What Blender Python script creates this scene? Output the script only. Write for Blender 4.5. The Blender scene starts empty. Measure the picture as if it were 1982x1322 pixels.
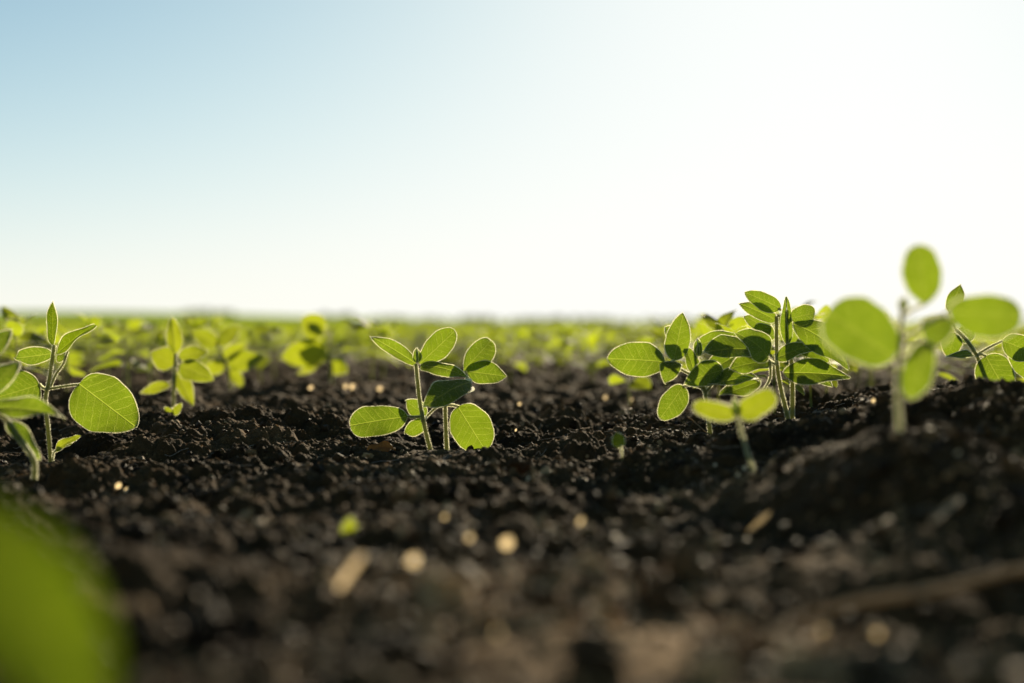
import bpy, math, random
import numpy as np
from mathutils import Vector

# ------------------------------------------------------------------ camera, sky, sun, exposure
scene = bpy.context.scene
COL = scene.collection
CAM_H, FPX, TILT = 0.12, 2753.0, math.atan(39 / 2753.0)   # eye height (m), focal length in photo pixels
FOCUS = 1.33
SUN_EL, SUN_AZ = math.radians(17), math.radians(13.5)     # az measured from +Y towards +X

cam_d = bpy.data.cameras.new('camera')
cam = bpy.data.objects.new('camera', cam_d)
COL.objects.link(cam)
cam.location = (0, 0, CAM_H)
cam.rotation_euler = (math.pi / 2 - TILT, 0, 0)
cam_d.lens, cam_d.sensor_width = 50.0, 36.0
cam_d.clip_start, cam_d.clip_end = 0.01, 9000
cam_d.dof.use_dof = True
cam_d.dof.focus_distance = FOCUS
cam_d.dof.aperture_fstop = 3.0
scene.camera = cam

world = bpy.data.worlds.new('World')
scene.world = world
world.use_nodes = True
wn, wl = world.node_tree.nodes, world.node_tree.links
wn.clear()
sky = wn.new('ShaderNodeTexSky')
sky.sky_type = 'NISHITA'
sky.sun_disc = False
sky.sun_elevation = SUN_EL
sky.sun_rotation = SUN_AZ
sky.altitude = 0
sky.air_density, sky.dust_density, sky.ozone_density = 0.7, 0.5, 4.0
bg = wn.new('ShaderNodeBackground')
bg.inputs['Strength'].default_value = 0.10
wo = wn.new('ShaderNodeOutputWorld')


def wmath(op, a, b=None):
    x = wn.new('ShaderNodeMath'); x.operation = op
    for i_, v in enumerate((a, b)):
        if v is None: continue
        if isinstance(v, (int, float)): x.inputs[i_].default_value = v
        else: wl.new(v, x.inputs[i_])
    return x.outputs[0]


# clear sky with thin haze: the brightness levels off towards the sun and the air whitens towards the horizon
sep = wn.new('ShaderNodeSeparateColor'); wl.new(sky.outputs[0], sep.inputs[0])
com = wn.new('ShaderNodeCombineColor')
for i_, k_ in enumerate((0.116, 0.132, 0.100)):
    e_ = wmath('EXPONENT', wmath('MULTIPLY', wmath('POWER', sep.outputs[i_], 1.2), -k_))
    wl.new(wmath('SUBTRACT', 1.0, e_), com.inputs[i_])
wtc = wn.new('ShaderNodeTexCoord')
wsp = wn.new('ShaderNodeSeparateXYZ'); wl.new(wtc.outputs['Generated'], wsp.inputs[0])
hz = wmath('MINIMUM', wmath('MULTIPLY', wmath('EXPONENT', wmath('MULTIPLY', wmath('MAXIMUM', wsp.outputs[2], 0.0), -1 / 0.1047)), 0.80), 1.0)
wmx = wn.new('ShaderNodeMix'); wmx.data_type = 'RGBA'
wl.new(hz, wmx.inputs[0]); wl.new(com.outputs[0], wmx.inputs[6]); wmx.inputs[7].default_value = (.97, .965, .91, 1)
wsc = wn.new('ShaderNodeVectorMath'); wsc.operation = 'SCALE'; wl.new(wmx.outputs[2], wsc.inputs[0]); wsc.inputs[3].default_value = 6.85
wl.new(wsc.outputs[0], bg.inputs['Color'])
wl.new(bg.outputs[0], wo.inputs['Surface'])

SUN = Vector((math.sin(SUN_AZ) * math.cos(SUN_EL), math.cos(SUN_AZ) * math.cos(SUN_EL), math.sin(SUN_EL)))
sun_d = bpy.data.lights.new('sun', 'SUN')
sun_d.energy, sun_d.angle, sun_d.color = 5.0, math.radians(0.5), (1.0, 0.85, 0.60)
sun = bpy.data.objects.new('sun', sun_d)
COL.objects.link(sun)
sun.rotation_euler = SUN.to_track_quat('Z', 'Y').to_euler()

vs = scene.view_settings
vs.view_transform, vs.look, vs.exposure, vs.gamma = 'Standard', 'None', 0.6, 1.0
vs.use_curve_mapping = False
cy = scene.cycles
cy.max_bounces, cy.diffuse_bounces, cy.glossy_bounces, cy.transmission_bounces = 6, 3, 2, 4
cy.use_adaptive_sampling = False
cy.use_denoising = True
cy.sample_clamp_indirect = 6.0

R = np.random.RandomState(11)
CT, ST = math.cos(TILT), math.sin(TILT)


def at(px, py, d):
    """photo pixel + distance along the view axis (m) -> world point"""
    u, v = (px - 991.0) / FPX * d, -(py - 661.0) / FPX * d
    return np.array([u, d * CT + v * ST, CAM_H - d * ST + v * CT])


# ------------------------------------------------------------------ numpy noise
def _hash(ix, iy, seed):
    h = (ix.astype(np.int64) * 374761393 + iy.astype(np.int64) * 668265263 + seed * 2147483647) & 0xFFFFFFFF
    h = ((h ^ (h >> 13)) * 1274126177) & 0xFFFFFFFF
    h = ((h ^ (h >> 16)) * 2246822519) & 0xFFFFFFFF
    return (h ^ (h >> 15)) & 0xFFFFFFFF


def _h01(ix, iy, seed):
    return _hash(ix, iy, seed) / 4294967296.0


def noise(x, y, seed=0):
    ix, iy = np.floor(x), np.floor(y)
    fx, fy = x - ix, y - iy
    ux, uy = fx * fx * fx * (fx * (fx * 6 - 15) + 10), fy * fy * fy * (fy * (fy * 6 - 15) + 10)

    def g(dx, dy):
        a = _h01(ix + dx, iy + dy, seed) * 2 * np.pi
        return np.cos(a) * (fx - dx) + np.sin(a) * (fy - dy)
    a = g(0, 0) * (1 - ux) + g(1, 0) * ux
    b = g(0, 1) * (1 - ux) + g(1, 1) * ux
    return (a * (1 - uy) + b * uy) * 1.5


def fbm(x, y, octv=4, seed=0, gain=0.5):
    s, a = 0, 1.0
    for o in range(octv):
        s = s + a * noise(x * 2 ** o + 17.3 * o, y * 2 ** o - 9.1 * o, seed + o)
        a *= gain
    return s


def lumps(x, y, cell, seed):
    """rounded clods of random height, one per cell"""
    X, Y = x / cell, y / cell
    ix, iy = np.floor(X), np.floor(Y)
    best = np.zeros_like(X)
    for dx in (-1, 0, 1):
        for dy in (-1, 0, 1):
            jx, jy = ix + dx, iy + dy
            cx, cyy = jx + _h01(jx, jy, seed), jy + _h01(jx, jy, seed + 1)
            r = 0.35 + 0.5 * _h01(jx, jy, seed + 2)
            h = r * (0.35 + 0.65 * _h01(jx, jy, seed + 3))
            d2 = ((X - cx) ** 2 + (Y - cyy) ** 2) / (r * r)
            best = np.maximum(best, h * np.sqrt(np.clip(1 - d2, 0, 1)))
    return best * cell


def sstep(a, b, x):
    t = np.clip((x - a) / (b - a), 0, 1)
    return t * t * (3 - 2 * t)


# ------------------------------------------------------------------ terrain height
CTRL = [(833, 874, 1.33), (865, 876, 1.34), (98, 893, 1.31), (336, 790, 1.72), (448, 757, 2.1), (642, 744, 2.3), (1375, 846, 1.29), (1528, 822, 1.30),
        (1741, 834, 0.84), (1456, 914, 0.97), (1915, 757, 1.38), (1900, 751, 1.06), (1640, 790, 1.22), (1120, 850, 1.35), (600, 1100, 0.69),
        (1000, 1200, 0.57), (1850, 1100, 0.66), (1800, 1260, 0.595), (1650, 1040, 0.74), (1480, 1010, 0.84), (1300, 960, 1.0), (300, 1080, 0.62), (0, 930, 1.1),
        (1960, 900, 0.84), (1975, 1120, 0.65), (480, 803, 1.42), (600, 842, 1.38), (1000, 1330, 0.46), (1500, 1330, 0.45), (500, 1330, 0.46)]
CP = np.array([at(*c) for c in CTRL])


def base_z(x, y):
    num, den = 0, 0.12
    for p in CP:
        w = np.exp(-((x - p[0]) ** 2 + (y - p[1]) ** 2) / (2 * 0.13 ** 2))
        num, den = num + w * p[2], den + w
    return num / den


_A = np.exp(-((CP[:, None, 0] - CP[None, :, 0]) ** 2 + (CP[:, None, 1] - CP[None, :, 1]) ** 2) / (2 * 0.06 ** 2))
_RES = np.linalg.solve(_A + 0.02 * np.eye(len(CP)), CP[:, 2] - base_z(CP[:, 0], CP[:, 1]))


def smooth_z(x, y):
    x, y = np.asarray(x, float), np.asarray(y, float)
    z = base_z(x, y)
    for p, r in zip(CP, _RES):
        z = z + r * np.exp(-((x - p[0]) ** 2 + (y - p[1]) ** 2) / (2 * 0.06 ** 2))
    # low ridge under the right hand row, running on behind the plants
    z = z + 0.020 * np.exp(-((x - 0.42) / 0.16) ** 2) * sstep(1.4, 1.9, y) * (1 - sstep(3, 7, y))
    a = x / np.maximum(y, 1.0)
    z = z + 2.2 * sstep(60, 320, y) * (1 - sstep(-0.32, 0.02, a))
    return z


def rough_z(x, y):
    near = 1 - sstep(6, 20, y)
    d = 0.46 * lumps(x, y, 0.047, 5) + 0.68 * lumps(x + .3, y, 0.021, 9) + 0.75 * lumps(x, y + .7, 0.0095, 21) + 0.8 * lumps(x + .1, y + .2, 0.0048, 23)
    d = d + 0.009 * fbm(x / 0.13, y / 0.13, 3, 31) + 0.0030 * fbm(x / 0.011, y / 0.011, 4, 41, .6)
    calm = 1.0
    for p in CP[:11]:
        calm = calm * (1 - .55 * np.exp(-((x - p[0]) ** 2 + ((y - p[1] + .04) / 1.8) ** 2) / (2 * .05 ** 2)))
    # the open lane at the front is flattened to lie in less shade
    lane = 1 - .62 * np.exp(-(((x - .05) / .13) ** 2 + ((y - .55) / .20) ** 2))
    return (d - 0.0158) * near * calm * lane * (0.72 + 0.28 * sstep(.6, 1.1, y))


def ground_z(x, y):
    x, y = np.asarray(x, float), np.asarray(y, float)
    return smooth_z(x, y) + rough_z(x, y)


# ------------------------------------------------------------------ mesh helpers
class Geo:
    """vertices, faces (lists of index arrays, 3 or 4 wide), material index and uv per vertex"""
    def __init__(s):
        s.V, s.F, s.M, s.U, s.n = [], [], [], [], 0

    def add(s, V, F, mi=0, uv=None):
        V = np.asarray(V, float)
        F = np.asarray(F, int)
        s.V.append(V)
        s.F.append(F + s.n)
        s.M.append(np.full(len(F), mi))
        s.U.append(np.zeros((len(V), 2)) if uv is None else uv)
        s.n += len(V)
        return s

    def join(s, g):
        for V, F, M, U in zip(g.V, g.F, g.M, g.U):
            s.V.append(V); s.U.append(U); s.M.append(M)
        k = s.n
        s.F += [F + k for F in g.F]
        s.n += g.n
        return s

    def mesh(s, name, mats, origin=(0, 0, 0), smooth=True):
        V = np.concatenate(s.V) - np.asarray(origin)
        U = np.concatenate(s.U)
        loops = np.concatenate([f.ravel() for f in s.F])
        sizes = np.concatenate([np.full(len(f), f.shape[1]) for f in s.F])
        me = bpy.data.meshes.new(name)
        me.vertices.add(len(V)); me.vertices.foreach_set('co', V.ravel())
        me.loops.add(len(loops)); me.loops.foreach_set('vertex_index', loops.astype(np.int32))
        me.polygons.add(len(sizes))
        st = np.concatenate([[0], np.cumsum(sizes)[:-1]])
        me.polygons.foreach_set('loop_start', st.astype(np.int32))
        me.polygons.foreach_set('material_index', np.concatenate(s.M).astype(np.int32))
        me.polygons.foreach_set('use_smooth', np.full(len(sizes), smooth))
        for m in mats:
            me.materials.append(m)
        me.update(calc_edges=True)
        uvl = me.uv_layers.new(name='UVMap')
        uvl.data.foreach_set('uv', U[loops].ravel())
        me.validate()
        return me


def link(name, me, parent=None, loc=(0, 0, 0)):
    o = bpy.data.objects.new(name, me)
    COL.objects.link(o)
    o.location = loc
    if parent is not None:
        o.parent = parent
    return o


def tag(o, label, cat=None, group=None, kind=None):
    o['label'] = label
    if cat: o['category'] = cat
    if group: o['group'] = group
    if kind: o['kind'] = kind
    return o


def unit(v):
    return v / max(np.linalg.norm(v), 1e-9)


def hairs(g, P, Dn, ln, wd, mi, rs):
    """one thin tapering sliver per root point"""
    n = len(P)
    side = np.cross(Dn, np.array(SUN) + rs.normal(0, .25, (n, 3)))   # flat sliver standing in for a round hair: broadside to the light
    side /= np.linalg.norm(side, axis=1, keepdims=True) + 1e-9
    L = (ln * rs.uniform(0.55, 1.2, n))[:, None]
    V = np.concatenate([P - side * wd / 2, P + side * wd / 2, P + Dn * L])
    i = np.arange(n)
    g.add(V, np.stack([i, i + n, i + 2 * n], 1), mi)


def tube(g, pts, rad, sides=8, mi=0, nh=0, hl=0.0011, hw=0.0001, rs=R, cap=True):
    """smooth tube through pts (Catmull-Rom), radius per point"""
    pts = np.asarray(pts, float)
    rad = np.asarray(rad, float) if np.ndim(rad) else np.full(len(pts), rad)
    n = len(pts)
    k = 5
    P, Q = [], []
    for i in range(n - 1):
        p0, p1, p2, p3 = pts[max(i - 1, 0)], pts[i], pts[i + 1], pts[min(i + 2, n - 1)]
        for j in range(k + (i == n - 2)):
            t = j / k
            P.append(.5 * (2 * p1 + (p2 - p0) * t + (2 * p0 - 5 * p1 + 4 * p2 - p3) * t * t + (3 * p1 - p0 - 3 * p2 + p3) * t ** 3))
            Q.append(rad[i] * (1 - t) + rad[i + 1] * t)
    P, Q = np.array(P), np.array(Q)
    T = np.gradient(P, axis=0)
    T /= np.linalg.norm(T, axis=1, keepdims=True)
    ref = np.array([0.31, 0.9, 0.2]) if abs(T[:, 1]).max() < 0.95 else np.array([0.9, 0.1, 0.3])
    A = np.cross(T, ref); A /= np.linalg.norm(A, axis=1, keepdims=True)
    B = np.cross(T, A)
    an = np.linspace(0, 2 * np.pi, sides, endpoint=False)
    V = P[:, None] + Q[:, None, None] * (np.cos(an)[None, :, None] * A[:, None] + np.sin(an)[None, :, None] * B[:, None])
    m = len(P)
    ii, jj = np.meshgrid(np.arange(m - 1), np.arange(sides), indexing='ij')
    a = ii * sides + jj; b = ii * sides + (jj + 1) % sides
    F = np.stack([a, b, b + sides, a + sides], -1).reshape(-1, 4)
    uv = np.stack([np.repeat(np.linspace(0, 1, m), sides), np.tile(np.linspace(0, 1, sides), m)], 1)
    V = V.reshape(-1, 3)
    g.add(V, F, mi, uv)
    if cap:
        for e, c in ((0, P[0]), (m - 1, P[-1])):
            ring = V[e * sides:(e + 1) * sides]
            i = np.arange(sides)
            g.add(np.vstack([ring, c]), np.stack([i, (i + 1) % sides, np.full(sides, sides)], 1), mi)
    if nh:
        i = rs.randint(0, m - 1, nh); f = rs.uniform(0, 1, nh)[:, None]; th = rs.uniform(0, 2 * np.pi, nh)[:, None]
        C = P[i] * (1 - f) + P[i + 1] * f
        d = np.cos(th) * A[i] + np.sin(th) * B[i]
        root = C + d * Q[i][:, None] * 0.95
        hd = d + rs.normal(0, .35, (nh, 3)); hd /= np.linalg.norm(hd, axis=1, keepdims=True)
        hairs(g, root, hd, hl, hw, 1, rs)


def leaf(g, B, T, N, W, fold=0.18, curl=0.10, wave=0.03, shape=(0.52, 0.84), nh=3000, res=(22, 15), hl=0.0012, hw=0.00020, rs=R, mi=0, twist=0.0, bend=0.0, thick=True):
    """one ovate blade from B to T; N is the side it shows, W its widest width"""
    B, T = np.asarray(B, float), np.asarray(T, float)
    L = np.linalg.norm(T - B)
    ex = (T - B) / L
    ez = unit(np.asarray(N) - ex * np.dot(N, ex))
    ey = np.cross(ez, ex)
    nt, ns = res
    t = (1 - np.cos(np.linspace(0, np.pi, nt))) / 2
    a, b = shape
    prof = lambda q: np.power(np.clip(q, 0, 1), a) * np.power(np.clip(1 - q, 0, 1), b)
    q0 = a / (a + b)
    w = prof(t) / prof(q0) * W / 2
    w[0] = w[-1] = W * 0.006
    wob = [1 + 0.035 * np.sin(t * rs.uniform(5, 9) + rs.uniform(0, 6)) + 0.02 * np.sin(t * rs.uniform(14, 22) + rs.uniform(0, 6)) for _ in (0, 1)]
    s = np.linspace(-1, 1, ns)
    ph = rs.uniform(0, 6.28, 3)
    tt, ss = np.meshgrid(t, s, indexing='ij')
    x = tt * L
    asym = 1 + 0.10 * math.sin(ph[2]) * np.sign(ss)
    y = ss * w[:, None] * asym * np.where(ss > 0, wob[0][:, None], wob[1][:, None])

    def z_of(x, y, tt, ss):
        Y = np.abs(y)
        z = fold * Y + curl * L * 4 * tt * (1 - tt) - curl * 1.2 * y * y / max(W, 1e-6)
        z = z + wave * L * np.sin(tt * 8.5 + ph[0] + (ss > 0) * 1.7) * np.abs(ss) ** 2.2
        z = z + twist * y * (tt - .3) + 0.008 * L * np.sin(tt * 4 + ph[1])
        v = (tt - 0.62 * Y / L) * 7.5                      # quilting between the side veins
        z = z - 0.013 * L * np.cos(2 * np.pi * v) * np.minimum(Y / (0.12 * L), 1) * np.clip((1 - np.abs(ss)) * 4, 0, 1)
        return z
    z = z_of(x, y, tt, ss)
    yb = y + bend * L * 4 * (tt * (1 - tt))
    V = B + x[..., None] * ex + yb[..., None] * ey + z[..., None] * ez
    V = V.reshape(-1, 3)
    ii, jj = np.meshgrid(np.arange(nt - 1), np.arange(ns - 1), indexing='ij')
    k = ii * ns + jj
    F = np.stack([k, k + ns, k + ns + 1, k + 1], -1).reshape(-1, 4)
    uv = np.stack([tt, y / L + 0.5], -1).reshape(-1, 2)
    g.add(V, F, mi, uv)
    if nh:
        G = V.reshape(nt, ns, 3)
        n = nh // 2
        for e, sg in ((0, -1), (ns - 1, 1)):                  # fringe along both margins
            edge, inner = G[:, e], G[:, e - sg]
            seg = np.linalg.norm(np.diff(edge, axis=0), axis=1)
            pw = seg * np.interp(np.linspace(0, 1, nt - 1), np.linspace(0, 1, 6), rs.uniform(.22, 1, 6)); i = rs.choice(nt - 1, n, p=pw / pw.sum()); f = rs.uniform(0, 1, n)[:, None]
            p = edge[i] * (1 - f) + edge[i + 1] * f
            tg = edge[i + 1] - edge[i]; tg /= np.linalg.norm(tg, axis=1, keepdims=True) + 1e-9
            out = p - (inner[i] * (1 - f) + inner[i + 1] * f)
            out -= tg * np.sum(out * tg, 1)[:, None]
            bad = np.linalg.norm(out, axis=1) < 1e-7
            out[bad] = sg * ey
            out /= np.linalg.norm(out, axis=1, keepdims=True)
            d = out + rs.normal(0, .45, (n, 3)) + tg * 0.5
            d /= np.linalg.norm(d, axis=1, keepdims=True)
            dens = (pw / seg / (pw / seg).max())[i]
            hairs(g, p - out * 0.0002, d * (0.55 + 0.6 * dens)[:, None], hl, hw, 1, rs)
        m = nh // 4                                           # down on both faces
        i, j = rs.randint(1, nt - 2, m), rs.randint(1, ns - 2, m)
        p = G[i, j] + (G[i + 1, j + 1] - G[i, j]) * rs.uniform(0, 1, m)[:, None]
        d = ez * np.where(rs.uniform(size=m) < .5, 1, -1)[:, None] + rs.normal(0, .5, (m, 3))
        d /= np.linalg.norm(d, axis=1, keepdims=True)
        hairs(g, p, d, hl * .7, hw * .8, 1, rs)


# ------------------------------------------------------------------ materials
def mat(name):
    m = bpy.data.materials.new(name)
    m.use_nodes = True
    m.node_tree.nodes.clear()
    return m, m.node_tree.nodes, m.node_tree.links


def math_node(n, l, op, a, b=None, c=None):
    x = n.new('ShaderNodeMath'); x.operation = op
    for i, v in enumerate((a, b, c)):
        if v is None: continue
        if isinstance(v, (int, float)): x.inputs[i].default_value = v
        else: l.new(v, x.inputs[i])
    return x.outputs[0]


def mix_rgb(n, l, f, a, b, blend='MIX'):
    x = n.new('ShaderNodeMix'); x.data_type = 'RGBA'; x.blend_type = blend
    for s, v in ((x.inputs[0], f), (x.inputs[6], a), (x.inputs[7], b)):
        if isinstance(v, (int, float)): s.default_value = v
        elif isinstance(v, tuple): s.default_value = (*v, 1)
        else: l.new(v, s)
    return x.outputs[2]


def leaf_material(name, refl, trans, vein_t, share=0.55):
    m, n, l = mat(name)
    uv = n.new('ShaderNodeUVMap')
    sp = n.new('ShaderNodeSeparateXYZ'); l.new(uv.outputs[0], sp.inputs[0])
    oi = n.new('ShaderNodeObjectInfo')
    ns = n.new('ShaderNodeTexNoise'); ns.inputs['Scale'].default_value = 9; ns.inputs['Detail'].default_value = 3
    l.new(uv.outputs[0], ns.inputs['Vector'])
    X = math_node(n, l, 'ADD', sp.outputs[0], math_node(n, l, 'MULTIPLY', math_node(n, l, 'SUBTRACT', ns.outputs[0], 0.5), 0.07))
    Y = math_node(n, l, 'ABSOLUTE', math_node(n, l, 'SUBTRACT', sp.outputs[1], 0.5))
    mid = math_node(n, l, 'SUBTRACT', 1.0, math_node(n, l, 'MULTIPLY', Y, 75.0)); 
    ph = math_node(n, l, 'MULTIPLY', math_node(n, l, 'SUBTRACT', X, math_node(n, l, 'MULTIPLY', Y, 0.62)), 7.5)
    ph = math_node(n, l, 'ADD', ph, math_node(n, l, 'MULTIPLY', math_node(n, l, 'SIGN', math_node(n, l, 'SUBTRACT', sp.outputs[1], 0.5)), 0.22))
    fr = math_node(n, l, 'ABSOLUTE', math_node(n, l, 'SUBTRACT', math_node(n, l, 'FRACT', ph), 0.5))
    side = math_node(n, l, 'MULTIPLY', math_node(n, l, 'SUBTRACT', fr, 0.435), 15.0)
    vo = n.new('ShaderNodeTexVoronoi'); vo.feature = 'DISTANCE_TO_EDGE'; vo.inputs['Scale'].default_value = 34
    l.new(uv.outputs[0], vo.inputs['Vector'])
    net = math_node(n, l, 'MULTIPLY', math_node(n, l, 'SUBTRACT', 0.09, vo.outputs['Distance']), 4.0)
    v = math_node(n, l, 'MAXIMUM', math_node(n, l, 'MAXIMUM', mid, math_node(n, l, 'MULTIPLY', side, 0.8)), net)
    vc = n.new('ShaderNodeClamp'); l.new(v, vc.inputs[0])
    vein = vc.outputs[0]
    n2 = n.new('ShaderNodeTexNoise'); n2.inputs['Scale'].default_value = 5; n2.inputs['Detail'].default_value = 5
    l.new(uv.outputs[0], n2.inputs['Vector'])
    mott = math_node(n, l, 'ADD', math_node(n, l, 'MULTIPLY', n2.outputs[0], 0.5), math_node(n, l, 'MULTIPLY', oi.outputs['Random'], 0.55))
    tc = mix_rgb(n, l, mott, tuple(c * 0.72 for c in trans), tuple(min(c * k, .95) for c, k in zip(trans, (1.35, 1.18, 0.9))))
    tc = mix_rgb(n, l, math_node(n, l, 'MULTIPLY', vein, math_node(n, l, 'MULTIPLY', n2.outputs[0], 2.5)), tc, vein_t)
    rc = mix_rgb(n, l, mott, tuple(c * .75 for c in refl), tuple(c * 1.25 for c in refl))
    rc = mix_rgb(n, l, math_node(n, l, 'MULTIPLY', vein, 0.35), rc, (0.16, 0.20, 0.06))
    bp = n.new('ShaderNodeBump'); bp.inputs['Strength'].default_value = 0.8; bp.inputs['Distance'].default_value = 0.0008
    l.new(math_node(n, l, 'SUBTRACT', 1.0, vein), bp.inputs['Height'])
    p = n.new('ShaderNodeBsdfPrincipled')
    l.new(rc, p.inputs['Base Color']); p.inputs['Roughness'].default_value = 0.55
    p.inputs['Specular IOR Level'].default_value = 0.35
    l.new(bp.outputs[0], p.inputs['Normal'])
    t = n.new('ShaderNodeBsdfTranslucent'); l.new(tc, t.inputs['Color']); l.new(bp.outputs[0], t.inputs['Normal'])
    mx = n.new('ShaderNodeMixShader'); mx.inputs[0].default_value = share
    l.new(p.outputs[0], mx.inputs[1]); l.new(t.outputs[0], mx.inputs[2])
    o = n.new('ShaderNodeOutputMaterial'); l.new(mx.outputs[0], o.inputs[0])
    return m


def hair_material():
    m, n, l = mat('plant_down')
    d = n.new('ShaderNodeBsdfDiffuse'); d.inputs[0].default_value = (.75, .74, .55, 1)
    t = n.new('ShaderNodeBsdfTranslucent'); t.inputs[0].default_value = (.98, .96, .70, 1)
    mx = n.new('ShaderNodeMixShader'); mx.inputs[0].default_value = 0.82
    l.new(d.outputs[0], mx.inputs[1]); l.new(t.outputs[0], mx.inputs[2])
    o = n.new('ShaderNodeOutputMaterial'); l.new(mx.outputs[0], o.inputs[0])
    return m


def stem_material():
    m, n, l = mat('green_stem')
    tc = n.new('ShaderNodeTexCoord')
    ns = n.new('ShaderNodeTexNoise'); ns.inputs['Scale'].default_value = 260; ns.inputs['Detail'].default_value = 4
    l.new(tc.outputs['Object'], ns.inputs['Vector'])
    c = mix_rgb(n, l, ns.outputs[0], (0.045, 0.085, 0.02), (0.16, 0.20, 0.06))
    p = n.new('ShaderNodeBsdfPrincipled'); l.new(c, p.inputs['Base Color']); p.inputs['Roughness'].default_value = 0.5
    t = n.new('ShaderNodeBsdfTranslucent'); t.inputs[0].default_value = (.50, .50, .16, 1)
    mx = n.new('ShaderNodeMixShader'); mx.inputs[0].default_value = 0.45
    l.new(p.outputs[0], mx.inputs[1]); l.new(t.outputs[0], mx.inputs[2])
    o = n.new('ShaderNodeOutputMaterial'); l.new(mx.outputs[0], o.inputs[0])
    return m


def soil_material(name, island):
    m, n, l = mat(name)
    tc = n.new('ShaderNodeTexCoord')
    n1 = n.new('ShaderNodeTexNoise'); n1.inputs['Scale'].default_value = 55; n1.inputs['Detail'].default_value = 8; n1.inputs['Roughness'].default_value = .7
    n2 = n.new('ShaderNodeTexNoise'); n2.inputs['Scale'].default_value = 700; n2.inputs['Detail'].default_value = 3
    for q in (n1, n2): l.new(tc.outputs['Object'], q.inputs['Vector'])
    f = math_node(n, l, 'ADD', math_node(n, l, 'MULTIPLY', n1.outputs[0], 0.6), math_node(n, l, 'MULTIPLY', n2.outputs[0], 0.4))
    if island:
        ge = n.new('ShaderNodeNewGeometry')
        f = math_node(n, l, 'ADD', math_node(n, l, 'MULTIPLY', f, 0.55), math_node(n, l, 'MULTIPLY', math_node(n, l, 'POWER', ge.outputs['Random Per Island'], 1.3), 0.62))
    # paler dry crust in random patches, plus sunlight painted on the open lane
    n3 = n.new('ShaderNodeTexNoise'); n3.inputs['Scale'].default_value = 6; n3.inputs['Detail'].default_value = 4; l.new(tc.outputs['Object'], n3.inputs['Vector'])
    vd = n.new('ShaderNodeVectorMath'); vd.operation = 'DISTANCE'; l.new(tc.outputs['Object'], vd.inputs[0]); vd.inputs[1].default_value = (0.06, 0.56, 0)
    dry = math_node(n, l, 'ADD', math_node(n, l, 'MULTIPLY', math_node(n, l, 'SUBTRACT', n3.outputs[0], 0.52), 0.9), math_node(n, l, 'MAXIMUM', math_node(n, l, 'MULTIPLY', math_node(n, l, 'SUBTRACT', 0.2, vd.outputs['Value']), 2.2), 0.0))  # random crust tone plus a painted sunlit pool in the lane
    f = math_node(n, l, 'ADD', f, math_node(n, l, 'MULTIPLY', dry, 0.75))  # dry holds both the crust tone and the painted sunlit pool
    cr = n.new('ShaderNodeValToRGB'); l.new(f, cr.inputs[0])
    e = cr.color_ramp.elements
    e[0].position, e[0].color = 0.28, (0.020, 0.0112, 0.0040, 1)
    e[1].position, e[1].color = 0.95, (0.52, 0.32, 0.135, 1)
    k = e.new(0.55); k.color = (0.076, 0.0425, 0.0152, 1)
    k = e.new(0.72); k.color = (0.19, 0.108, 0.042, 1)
    bp = n.new('ShaderNodeBump'); bp.inputs['Strength'].default_value = 0.9; bp.inputs['Distance'].default_value = 0.0015
    l.new(n2.outputs[0], bp.inputs['Height'])
    p = n.new('ShaderNodeBsdfPrincipled'); l.new(cr.outputs[0], p.inputs['Base Color'])
    p.inputs['Roughness'].default_value = 0.62 if island else 0.85; p.inputs['Specular IOR Level'].default_value = 0.09 if island else 0.06
    l.new(bp.outputs[0], p.inputs['Normal'])
    o = n.new('ShaderNodeOutputMaterial'); l.new(p.outputs[0], o.inputs[0])
    return m


def dry_material(name, c0, c1, tr, share=0.4, scale=400):
    m, n, l = mat(name)
    tc = n.new('ShaderNodeTexCoord')
    ns = n.new('ShaderNodeTexNoise'); ns.inputs['Scale'].default_value = scale; ns.inputs['Detail'].default_value = 5
    l.new(tc.outputs['Object'], ns.inputs['Vector'])
    p = n.new('ShaderNodeBsdfPrincipled'); l.new(mix_rgb(n, l, ns.outputs[0], c0, c1), p.inputs['Base Color']); p.inputs['Roughness'].default_value = 0.8; p.inputs['Specular IOR Level'].default_value = 0.08
    t = n.new('ShaderNodeBsdfTranslucent'); t.inputs[0].default_value = (*tr, 1)
    mx = n.new('ShaderNodeMixShader'); mx.inputs[0].default_value = share
    l.new(p.outputs[0], mx.inputs[1]); l.new(t.outputs[0], mx.inputs[2])
    o = n.new('ShaderNodeOutputMaterial'); l.new(mx.outputs[0], o.inputs[0])
    return m


LEAF = leaf_material('young_leaf', (0.040, 0.085, 0.018), (0.205, 0.335, 0.009), (0.50, 0.61, 0.07))
TENDER_SUNLIT = leaf_material('tender_sunlit_leaf', (0.06, 0.11, 0.015), (0.36, 0.46, 0.010), (0.56, 0.62, 0.07))  # brighter copy: tender first leaves, with sunlit glow added to the colour
FIELD = leaf_material('field_leaf', (0.06, 0.115, 0.014), (0.46, 0.60, 0.016), (0.58, 0.68, 0.06), 0.62)
SHADE_TONED = leaf_material('shade_toned_leaf', (0.030, 0.070, 0.010), (0.165, 0.27, 0.003), (0.36, 0.46, 0.02))  # darker copy of the leaf: weak sunlight put into its colour
DOWN = hair_material()
STEM = stem_material()
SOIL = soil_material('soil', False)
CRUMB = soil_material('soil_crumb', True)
STRAW = dry_material('dry_straw', (0.20, 0.15, 0.085), (0.42, 0.34, 0.21), (0.50, 0.38, 0.20))
PALE = dry_material('pale_straw', (0.45, 0.35, 0.22), (0.70, 0.58, 0.38), (0.85, 0.66, 0.40), 0.65)
FIBRE = dry_material('dry_fibre', (0.28, 0.23, 0.16), (0.62, 0.54, 0.42), (0.5, 0.42, 0.28), 0.25)
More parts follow.
